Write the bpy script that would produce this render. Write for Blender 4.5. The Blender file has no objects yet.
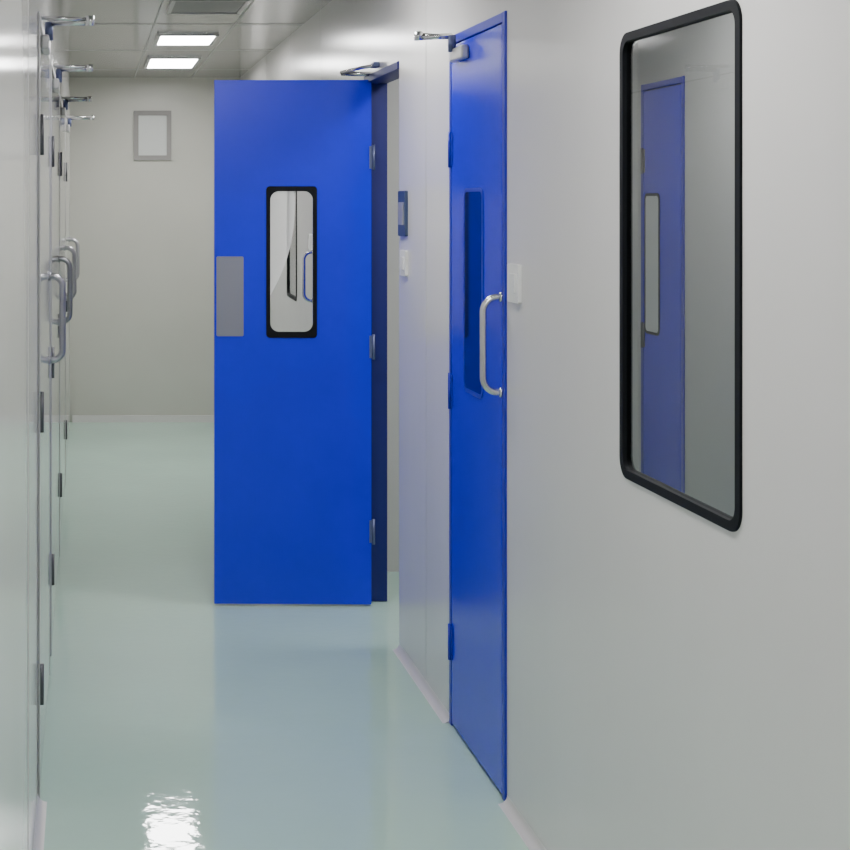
import bpy, bmesh, math
from mathutils import Vector, Matrix
S=bpy.context.scene
COL=S.collection
H=1.6; XR=1.12; XL=-0.135; CEIL=2.54; YF=11.8; YB=-3.0; WT=0.083
XB=2.4; YP=6.98   # side room back wall / partition

# ---------------- materials ----------------
def mat(name,col,rough=.5,metal=0,spec=.5,noise=0,nscale=4,bump=0,bscale=60,emit=None,es=0,stretch=(1,1,1)):
    m=bpy.data.materials.new(name); m.use_nodes=True
    nt=m.node_tree; b=nt.nodes['Principled BSDF']
    b.inputs['Base Color'].default_value=(*col,1)
    b.inputs['Roughness'].default_value=rough
    b.inputs['Metallic'].default_value=metal
    b.inputs['Specular IOR Level'].default_value=spec
    tc=nt.nodes.new('ShaderNodeTexCoord'); mp=nt.nodes.new('ShaderNodeMapping')
    mp.inputs['Scale'].default_value=stretch
    nt.links.new(tc.outputs['Object'],mp.inputs['Vector'])
    if noise:
        n=nt.nodes.new('ShaderNodeTexNoise'); n.inputs['Scale'].default_value=nscale; n.inputs['Detail'].default_value=5
        nt.links.new(mp.outputs['Vector'],n.inputs['Vector'])
        r=nt.nodes.new('ShaderNodeValToRGB')
        r.color_ramp.elements[0].position=.3; r.color_ramp.elements[1].position=.7
        r.color_ramp.elements[0].color=(*[c*(1-noise) for c in col],1)
        r.color_ramp.elements[1].color=(*[min(1,c*(1+noise)) for c in col],1)
        nt.links.new(n.outputs['Fac'],r.inputs['Fac']); nt.links.new(r.outputs['Color'],b.inputs['Base Color'])
    if bump:
        n=nt.nodes.new('ShaderNodeTexNoise'); n.inputs['Scale'].default_value=bscale; n.inputs['Detail'].default_value=2
        nt.links.new(mp.outputs['Vector'],n.inputs['Vector'])
        bp=nt.nodes.new('ShaderNodeBump'); bp.inputs['Strength'].default_value=bump; bp.inputs['Distance'].default_value=.01
        nt.links.new(n.outputs['Fac'],bp.inputs['Height']); nt.links.new(bp.outputs['Normal'],b.inputs['Normal'])
    if emit:
        b.inputs['Emission Color'].default_value=(*emit,1); b.inputs['Emission Strength'].default_value=es
    return m
def glassmat(name,tint,ior=1.5,rough=.02,base=None,basefac=0):
    m=bpy.data.materials.new(name); m.use_nodes=True; nt=m.node_tree
    for n in list(nt.nodes):
        if n.type!='OUTPUT_MATERIAL': nt.nodes.remove(n)
    out=[n for n in nt.nodes if n.type=='OUTPUT_MATERIAL'][0]
    t=nt.nodes.new('ShaderNodeBsdfTransparent'); t.inputs[0].default_value=(*tint,1)
    g=nt.nodes.new('ShaderNodeBsdfGlossy'); g.inputs['Roughness'].default_value=rough; g.inputs['Color'].default_value=(.95,.95,.95,1)
    f=nt.nodes.new('ShaderNodeFresnel'); f.inputs['IOR'].default_value=ior
    mx=nt.nodes.new('ShaderNodeMixShader')
    src=t
    if base:
        d=nt.nodes.new('ShaderNodeBsdfDiffuse'); d.inputs[0].default_value=(*base,1)
        m2=nt.nodes.new('ShaderNodeMixShader'); m2.inputs[0].default_value=basefac
        nt.links.new(t.outputs[0],m2.inputs[1]); nt.links.new(d.outputs[0],m2.inputs[2]); src=m2
    nt.links.new(f.outputs[0],mx.inputs[0]); nt.links.new(src.outputs[0],mx.inputs[1]); nt.links.new(g.outputs[0],mx.inputs[2])
    nt.links.new(mx.outputs[0],out.inputs[0]); return m

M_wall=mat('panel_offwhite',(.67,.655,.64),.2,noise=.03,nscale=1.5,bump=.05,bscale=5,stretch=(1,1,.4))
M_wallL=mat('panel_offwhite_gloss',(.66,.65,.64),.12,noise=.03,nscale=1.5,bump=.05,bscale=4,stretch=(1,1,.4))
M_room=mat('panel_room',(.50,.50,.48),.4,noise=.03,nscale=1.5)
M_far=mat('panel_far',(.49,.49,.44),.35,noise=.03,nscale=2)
M_floor=mat('epoxy_floor',(.46,.655,.56),.04,spec=.5,noise=.04,nscale=1.2,bump=.05,bscale=22)
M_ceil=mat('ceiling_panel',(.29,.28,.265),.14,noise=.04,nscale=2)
M_seam=mat('seam_sealant',(.42,.42,.41),.6)
M_cove=mat('cove_trim',(.63,.61,.60),.3)
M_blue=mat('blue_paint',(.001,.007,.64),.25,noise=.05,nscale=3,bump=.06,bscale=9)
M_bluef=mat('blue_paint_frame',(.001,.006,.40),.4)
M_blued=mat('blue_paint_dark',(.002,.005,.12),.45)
M_black=mat('black_rubber',(.004,.005,.007),.6,spec=.15)
M_steel=mat('brushed_steel',(.62,.62,.62),.25,metal=1)
M_steeld=mat('steel_dark',(.36,.36,.38),.28,metal=1)  # darker steel for the left door handles
M_plate=mat('satin_plate',(.22,.22,.27),.45,metal=.4)
M_hinge=mat('hinge_metal',(.12,.14,.26),.45,metal=.6)
M_hinged=mat('hinge_dark',(.12,.12,.13),.4,metal=.7)
M_ldoor=mat('door_greywhite',(.6,.6,.59),.06,spec=.7,noise=.03,nscale=2,bump=.02,bscale=5)
M_alu=mat('aluminium',(.42,.42,.42),.3,metal=.5)
M_white=mat('white_plastic',(.75,.75,.73),.4)
M_vent=mat('vent_grey',(.25,.24,.23),.5)
M_ventin=mat('vent_inner',(.62,.64,.62),.45)
M_sign=mat('sign_navy',(.03,.05,.12),.4)
M_light=mat('light_diffuser',(.9,.9,.9),.5,emit=(1,.99,.98),es=42)
M_glass=glassmat('window_glass',(.55,.57,.57),1.4)
M_pane=glassmat('vision_pane',(.8,.82,.82),9.0,.008,(.98,.98,.98),.95)
M_paned=glassmat('vision_pane_dark',(.25,.3,.4),1.5,.03,(.002,.008,.13),.8)

# ---------------- mesh helpers ----------------
def newobj(name,bm,m,parent=None,smooth=False):
    me=bpy.data.meshes.new(name); bmesh.ops.recalc_face_normals(bm,faces=bm.faces); bm.to_mesh(me); bm.free()
    if m: me.materials.append(m)
    if smooth:
        for p in me.polygons: p.use_smooth=True
    o=bpy.data.objects.new(name,me); COL.objects.link(o)
    if parent: o.parent=parent
    return o
def addbox(bm,a,b):
    lo=[min(a[i],b[i]) for i in range(3)]; hi=[max(a[i],b[i]) for i in range(3)]
    vs=[bm.verts.new((x,y,z)) for x in(lo[0],hi[0]) for y in(lo[1],hi[1]) for z in(lo[2],hi[2])]
    for f in((0,1,3,2),(4,6,7,5),(0,4,5,1),(2,3,7,6),(0,2,6,4),(1,5,7,3)): bm.faces.new([vs[i] for i in f])
def boxes(name,lst,m,parent=None,bevel=0):
    bm=bmesh.new()
    for a,b in lst: addbox(bm,a,b)
    o=newobj(name,bm,m,parent)
    if bevel:
        md=o.modifiers.new('bev','BEVEL'); md.width=bevel; md.segments=2; md.limit_method='ANGLE'
    return o
def empty(name,loc=(0,0,0)):
    e=bpy.data.objects.new(name,None); e.location=loc; e.empty_display_size=.1; COL.objects.link(e); return e
def rr(u0,u1,v0,v1,r,n=8):
    pts=[]
    for cx,cy,a0 in((u1-r,v1-r,0),(u0+r,v1-r,90),(u0+r,v0+r,180),(u1-r,v0+r,270)):
        for i in range(n+1):
            a=math.radians(a0+90*i/n); pts.append((cx+r*math.cos(a),cy+r*math.sin(a)))
    return pts
def ringframe(name,outer,inner,d0,d1,fn,m,parent):
    """rounded ring; fn(u,v,d)->xyz"""
    bm=bmesh.new(); n=len(outer)
    O0=[bm.verts.new(fn(u,v,d0)) for u,v in outer]; O1=[bm.verts.new(fn(u,v,d1)) for u,v in outer]
    I0=[bm.verts.new(fn(u,v,d0)) for u,v in inner]; I1=[bm.verts.new(fn(u,v,d1)) for u,v in inner]
    for i in range(n):
        j=(i+1)%n
        bm.faces.new([O0[i],O0[j],O1[j],O1[i]]); bm.faces.new([I0[i],I1[i],I1[j],I0[j]])
        bm.faces.new([O1[i],O1[j],I1[j],I1[i]]); bm.faces.new([O0[i],I0[i],I0[j],O0[j]])
    return newobj(name,bm,m,parent)
def slab(name,pts,d0,d1,fn,m,parent):
    bm=bmesh.new()
    A=[bm.verts.new(fn(u,v,d0)) for u,v in pts]; B=[bm.verts.new(fn(u,v,d1)) for u,v in pts]
    bm.faces.new(A); bm.faces.new(B[::-1])
    for i in range(len(pts)):
        j=(i+1)%len(pts); bm.faces.new([A[i],B[i],B[j],A[j]])
    return newobj(name,bm,m,parent)
def sheet(name,pts,d,fn,m,parent,flip=False):
    bm=bmesh.new(); vs=[bm.verts.new(fn(u,v,d)) for u,v in pts]
    bm.faces.new(vs[::-1] if flip else vs)
    me=bpy.data.meshes.new(name); bm.to_mesh(me); bm.free(); me.materials.append(m)
    o=bpy.data.objects.new(name,me); COL.objects.link(o); o.parent=parent; return o
def tube(name,pts,r,m,parent=None,n=12):
    pts=[Vector(p) for p in pts]; bm=bmesh.new(); rings=[]
    up=None
    for i,p in enumerate(pts):
        t=(pts[min(i+1,len(pts)-1)]-pts[max(i-1,0)]).normalized()
        if up is None:
            up=t.orthogonal().normalized()
        else:
            up=(up-t*up.dot(t)).normalized()
        s=t.cross(up)
        rings.append([bm.verts.new(p+r*(math.cos(2*math.pi*k/n)*up+math.sin(2*math.pi*k/n)*s)) for k in range(n)])
    for a,b in zip(rings,rings[1:]):
        for k in range(n): bm.faces.new([a[k],a[(k+1)%n],b[(k+1)%n],b[k]])
    bm.faces.new(rings[0]); bm.faces.new(rings[-1][::-1])
    return newobj(name,bm,m,parent,True)
def dhandle(fn,u,z0,z1,proj,r,parent,name='handle',m=None):
    """fn(u,v,d): d = outward"""
    m=m or M_steel
    R=min(.045,proj*.8); pts=[(u,z0,0)]
    for i in range(9):
        a=math.radians(90*i/8); pts.append((u,z0+R-R*math.cos(a),proj-R+R*math.sin(a)))
    for i in range(9):
        a=math.radians(90*i/8); pts.append((u,z1-R+R*math.sin(a),proj-R+R*math.cos(a)))
    pts.append((u,z1,0))
    tube(name,[fn(*p) for p in pts],r,m,parent)
    for k,z in enumerate((z0,z1)):
        tube(name+'_rose_%d'%(k+1),[fn(u,z,0),fn(u,z,.006)],r*1.4,m,parent,16)

# ---------------- room shell ----------------
boxes('floor',[((XL-.3,YB,-.1),(XB+.1,YF+.1,0))],M_floor)
boxes('ceiling',[((XL-.3,YB,CEIL),(XB+.1,YF+.1,CEIL+.1))],M_ceil)
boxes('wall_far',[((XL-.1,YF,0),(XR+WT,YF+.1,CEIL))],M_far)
boxes('wall_back',[((XL-.1,YB-.1,0),(XB,YB,CEIL))],M_wall)
boxes('wall_left',[((XL-.1,YB,0),(XL,YF,CEIL))],M_wallL)
X0,X1=XR,XR+WT
WY0,WY1,WZ0,WZ1=2.74,3.356,1.035,1.955
i_=.012
D1a,D1b,DH=4.277,4.937,2.12
D2a,D2b=5.76,6.48
XF=X0+.012      # thin face sheet around the window, wider recess on the room side
g1=.30
boxes('wall_right',[
 ((X0,YB,0),(X1,WY0+i_-.1,CEIL)),((X0,WY0+i_-.1,0),(XF,WY0+i_,CEIL)),
 ((X0,WY0+i_,0),(XF,WY1-i_,WZ0+i_)),((X0,WY0+i_,WZ1-i_),(XF,WY1-i_,CEIL)),
 ((XF,WY0+i_-.1,0),(X1,WY1+g1,WZ0-.08)),((XF,WY0+i_-.1,WZ1+.08),(X1,WY1+g1,CEIL)),
 ((X0,WY1-i_,0),(XF,WY1+g1,CEIL)),((X0,WY1+g1,0),(X1,D1a,CEIL)),((X0,D1a,DH),(X1,D1b,CEIL)),
 ((X0,D1b,0),(X1,D2a,CEIL)),((X0,D2a,DH),(X1,D2b,CEIL)),
 ((X0,D2b,0),(X1,YF,CEIL))],M_wall)
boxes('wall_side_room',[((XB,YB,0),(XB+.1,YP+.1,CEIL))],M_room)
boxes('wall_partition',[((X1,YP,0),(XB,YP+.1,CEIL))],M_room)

# cove skirtings
def cove(name,xw,s,ya,yb,r=.025):
    bm=bmesh.new(); prof=[(0,0),(r,0)]
    for i in range(1,8):
        a=math.radians(90*i/8); prof.append((r-r*math.sin(a),r-r*math.cos(a)))
    prof.append((0,r))
    A=[bm.verts.new((xw+s*p,ya,q)) for p,q in prof]; B=[bm.verts.new((xw+s*p,yb,q)) for p,q in prof]
    bm.faces.new(A); bm.faces.new(B[::-1])
    for i in range(len(prof)):
        j=(i+1)%len(prof); bm.faces.new([A[i],B[i],B[j],A[j]])
    return newobj(name,bm,M_cove)
cove('baseboard_right',XR,-1,YB,D1a-.002)
cove('baseboard_right_mid',XR,-1,D1b+.002,D2a-.002)
cove('baseboard_right_far',XR,-1,D2b+.05,YF)
cove('baseboard_left',XL,1,YB,4.29)
bm=bmesh.new(); addbox(bm,(XL+.02,YF-.02,0),(XR-.03,YF,.05)); newobj('baseboard_far',bm,M_cove)

# panel seams
boxes('trim_1',[((XR-.0008,y,.04),(XR,y+.003,CEIL)) for y in(1.6,5.3,7.7,8.9,10.1)],M_seam)
boxes('trim_2',[((XL,y,.04),(XL+.0012,y+.004,CEIL)) for y in(1.3,3.6)],M_seam)
boxes('trim_3',[((XL,y,CEIL-.002),(XR,y+.012,CEIL)) for y in(1.5,3,4.5,6,7.05,8.3,9.7,11.1)]+[((.34,YB,CEIL-.0015),(.346,YF,CEIL)),((.76,YB,CEIL-.0015),(.766,YF,CEIL))],M_seam)

# ---------------- window on right wall ----------------
w=empty('window_1',(XR,(WY0+WY1)/2,(WZ0+WZ1)/2))
def fnw(side_x,s,org):
    return lambda u,v,d:(side_x+s*d-org[0],u-org[1],v-org[2])
F=fnw(XR,-1,w.location)
ringframe('gasket_frame',rr(WY0-.002,WY1+.001,WZ0-.002,WZ1+.002,.042),rr(WY0+.019,WY1-.018,WZ0+.016,WZ1-.016,.028),-.016,.005,F,M_black,w)
sheet('glass',rr(WY0+.014,WY1-.014,WZ0+.014,WZ1-.014,.028),-.004,F,M_glass,w,True)

# ---------------- hinged doors flush in walls ----------------
def wall_door(name,xw,s,ya,yb,hz,hinge_near,mleaf,mframe,mhinge,hand_z=(1.08,1.362),vis=None,handle_y=None,closer_y=None,top=DH,protr=.006,hole=True,closerlen=.12,r=.0095,paneM=None,pair=None,proj=.058,visM=None,hM=None):
    e=empty(name,(xw,(ya+yb)/2,0)); Fd=fnw(xw,s,e.location)
    fw=.028; g=.004
    din=-.04 if hole else 0.0005
    def bxf(nm,l,m,bev=0):
        return boxes(nm,[(Fd(*a),Fd(*b_)) for a,b_ in l],m,e,bev)
    bxf('frame',[((ya+.001,0.002,din),(ya+fw,top,protr)),((yb-fw,0.002,din),(yb-.001,top,protr)),((ya+fw,top-fw,din),(yb-fw,top-.001,protr))],mframe,.002)
    la,lb=ya+fw+g,yb-fw-g
    lz0,lz1=.012,top-fw-g
    leaves=[(la,lb)] if not pair else [(la,pair-.002),(pair+.002,lb)]
    for k,(a,b_) in enumerate(leaves):
        bxf('leaf_%d'%(k+1),[((a,lz0,din+.002),(b_,lz1,protr-.001))],mleaf,.0015)
    bxf('gap_shadow',[((ya+fw,.006,din+.0005),(yb-fw,top-fw,din+.0015))],M_black)
    if vis:
        u0,u1,v0,v1=vis
        ringframe('vision_frame',rr(u0,u1,v0,v1,.03),rr(u0+.012,u1-.012,v0+.012,v1-.012,.02),protr-.002,protr+.002,Fd,visM or M_black,e)
        slab('vision_pane',rr(u0+.008,u1-.008,v0+.008,v1-.008,.02),protr-.0015,protr+.001,Fd,paneM or M_paned,e)
    if handle_y is not None:
        Fh=lambda u,v,d:Fd(u,v,d+protr-.001)
        dhandle(Fh,handle_y,hand_z[0],hand_z[1],proj,r,e,m=hM)
    hy=ya+fw if hinge_near else yb-fw
    for k,z in enumerate(hz):
        tube('hinge_%d'%(k+1),[Fd(hy,z-.055,protr+.004),Fd(hy,z+.055,protr+.004)],.006,mhinge,e,10)
        bxf('hinge_leaf_%d'%(k+1),[((hy-.022,z-.05,protr-.001),(hy+.022,z+.05,protr+.002))],mhinge)
    if closer_y is not None:
        sg=1 if hinge_near else -1
        bxf('closer_body',[((closer_y-.02,top-.09,protr-.001),(closer_y+sg*.18,top-.05,protr+.022))],M_alu,.006)
        tube('closer_pivot',[Fd(closer_y+sg*.05,top-.06,protr+.02),Fd(closer_y+sg*.05,top-.01,protr+.02)],.012,M_hinge,e)
        tube('closer_arm',[Fd(closer_y+sg*.05,top-.012,protr+.02),Fd(closer_y+sg*.02,top-.012,closerlen)],.009,M_steel,e,8)
        tube('closer_elbow',[Fd(closer_y+sg*.02,top-.022,closerlen),Fd(closer_y+sg*.02,top+.004,closerlen)],.013,M_steel,e)
        tube('closer_link',[Fd(closer_y+sg*.02,top-.005,closerlen),Fd(closer_y-sg*.02,top-.005,.008)],.006,M_steel,e,8)
    return e

wall_door('door_1',XR,-1,D1a,D1b,(.26,1.03,1.77),False,M_blue,M_bluef,M_bluef,vis=(4.51,4.74,1.05,1.65),handle_y=4.312,closer_y=4.86,visM=M_bluef,proj=.05,hand_z=(1.095,1.352))
wall_door('door_3',XL,1,4.30,5.46,(.304,1.04,1.79),True,M_ldoor,M_alu,M_hinged,handle_y=5.36,closer_y=4.42,hole=False,closerlen=.14,r=.011,proj=.045,hM=M_steeld)
wall_door('door_4',XL,1,5.66,7.30,(.304,1.04,1.79),True,M_ldoor,M_alu,M_hinged,handle_y=7.10,closer_y=5.95,hole=False,closerlen=.14,pair=6.45,r=.012,proj=.05,hM=M_steeld)
wall_door('door_5',XL,1,7.38,9.12,(.304,1.04,1.79),True,M_ldoor,M_alu,M_hinged,handle_y=8.9,closer_y=7.7,hole=False,closerlen=.14,pair=8.25,r=.013,proj=.055,hM=M_steeld)
wall_door('door_6',XL,1,9.2,11.3,(.304,1.04,1.79),True,M_ldoor,M_alu,M_hinged,handle_y=11.1,closer_y=9.35,hole=False,closerlen=.16,pair=10.25,r=.014,hM=M_steeld)
wall_door('door_7_reflection',XB,-1,6.43,6.93,(.3,1.04,1.79),False,M_blue,M_bluef,M_hinged,vis=(6.70,6.88,1.05,1.65),hole=False,paneM=M_ventin)  # added door behind the glass, stands in for a door reflected in the window

# ---------------- open blue door ----------------
px,py=1.128,6.37
e=empty('door_2',(px,py,0))
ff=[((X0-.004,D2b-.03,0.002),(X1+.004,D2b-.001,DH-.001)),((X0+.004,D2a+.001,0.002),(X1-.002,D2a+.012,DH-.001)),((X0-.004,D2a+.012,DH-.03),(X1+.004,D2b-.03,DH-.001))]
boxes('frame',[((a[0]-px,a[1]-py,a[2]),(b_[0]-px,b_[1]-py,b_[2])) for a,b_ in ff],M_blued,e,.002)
lf=empty('leaf_pivot'); lf.parent=e; lf.rotation_euler=(0,0,math.radians(-1.0))
FL=lambda u,v,d:(-u,-d,v)
LW=.624; VU0,VU1,VZ0,VZ1=.216,.418,1.071,1.675
hs=.012
a0,a1,z0_,z1_=VU0+hs,VU1-hs,VZ0+hs,VZ1-hs
boxes('leaf',[(FL(*a),FL(*b_)) for a,b_ in[
 ((0,.010,0),(a0,2.098,-.038)),((a1,.010,0),(LW,2.098,-.038)),((a0,.010,0),(a1,z0_,-.038)),((a0,z1_,0),(a1,2.098,-.038))]],M_blue,lf)
for k,(d0,d1) in enumerate(((-.003,.005),(-.043,-.035))):
    ringframe('vision_frame_%d'%(k+1),rr(VU0,VU1,VZ0,VZ1,.015),rr(VU0+.016,VU1-.016,VZ0+.024,VZ1-.020,.035),d0,d1,FL,M_black,lf)
sheet('vision_pane',rr(VU0+.013,VU1-.013,VZ0+.013,VZ1-.013,.03),0,FL,M_pane,lf)
slab('push_plate',rr(.510,.614,1.079,1.393,.006),-.001,.003,FL,M_plate,lf)
ringframe('push_plate_edge',rr(.508,.616,1.077,1.395,.006),rr(.511,.613,1.080,1.392,.004),-.001,.004,FL,M_plate,lf)
for k,z in enumerate((.30,1.035,1.79)):
    tube('hinge_%d'%(k+1),[FL(-.008,z-.05,.006),FL(-.008,z+.05,.006)],.006,M_hinge,lf,10)
    boxes('hinge_leaf_%d'%(k+1),[(FL(-.012,z-.045,-.001),FL(.008,z+.045,.003))],M_hinge,lf)
boxes('closer_body',[(FL(.05,2.03,-.039),FL(.25,2.08,-.08))],M_alu,lf,.005)
tube('closer_arm',[(-.115,.03,2.125),(.0,-.02,2.12)],.009,M_steel,e,8)
tube('closer_link',[(-.115,.03,2.13),(-.06,-.15,2.135),(-.010,-.2,2.14)],.007,M_steel,e,8)
boxes('closer_bracket',[((-.032,-.23,2.13),(-.009,-.16,2.15))],M_hinge,e,.002)

# ---------------- vent on far wall ----------------
v=empty('air_vent',(.475,YF,2.11)); fv=lambda u,vv,d:(u-.475,-d,vv-2.11)
ringframe('vent_frame',rr(.337,.614,1.93,2.295,.004),rr(.372,.58,1.965,2.26,.004),.0005,.02,fv,M_vent,v)
slab('vent_back',[(.36,1.95),(.6,1.95),(.6,2.27),(.36,2.27)],.001,.006,fv,M_ventin,v)
boxes('vent_louvres',[(fv(.372,1.975+i*.022,.006),fv(.58,1.984+i*.022,.011)) for i in range(13)],M_ventin,v)

# ---------------- switches & sign ----------------
def plate(name,ya,yb,za,zb,m,inner=None):
    p=empty(name,(XR,(ya+yb)/2,(za+zb)/2)); f=fnw(XR,-1,p.location)
    slab('cover',rr(ya,yb,za,zb,.006),.0003,.010,f,m,p)
    if inner: 
        h=(zb-za); slab('rocker',rr(ya+.025,yb-.025,za+h*.25,zb-h*.25,.004),.009,.014,f,inner,p)
plate('light_switch',4.13,4.236,1.345,1.445,M_white,M_white)
plate('light_switch',5.60,5.70,1.35,1.44,M_white,M_white)
plate('wall_sign',5.60,5.73,1.49,1.65,M_sign,M_alu)

# ---------------- ceiling fixtures ----------------
def clight(xa,xb,ya,yb,m=M_light,name='ceiling_light'):
    p=empty(name,((xa+xb)/2,(ya+yb)/2,CEIL)); ox,oy=p.location[0],p.location[1]
    f=lambda u,vv,d:(u-ox,vv-oy,-d)
    ringframe('housing',rr(xa-.02,xb+.02,ya-.02,yb+.02,.005),rr(xa,xb,ya,yb,.004),.0005,.014,f,M_alu,p)
    slab('diffuser',[(xa,ya),(xb,ya),(xb,yb),(xa,yb)],.002,.009,f,m,p)
clight(.40,.70,8.78,9.28); clight(.40,.70,10.16,10.85)
for y in(4.9,2.6,.6,-1.6): clight(.40,.70,y,y+.55)
clight(.40,.72,7.28,7.75,M_vent,'ceiling_vent')
clight(1.6,2.0,3.6,4.1); clight(1.6,2.0,5.5,5.9)

wd=bpy.data.worlds.new('world'); S.world=wd; wd.use_nodes=True
wd.node_tree.nodes['Background'].inputs[0].default_value=(.5,.52,.55,1); wd.node_tree.nodes['Background'].inputs[1].default_value=.2

cd=bpy.data.cameras.new('camera'); cam=bpy.data.objects.new('camera',cd); COL.objects.link(cam)
cam.location=(0,0,H); cam.rotation_euler=(math.radians(90),0,0)
cd.sensor_width=36; cd.lens=36*1600/850; cd.shift_x=(425-88)/850; cd.shift_y=-(425-205)/850; cd.clip_start=.05
S.camera=cam
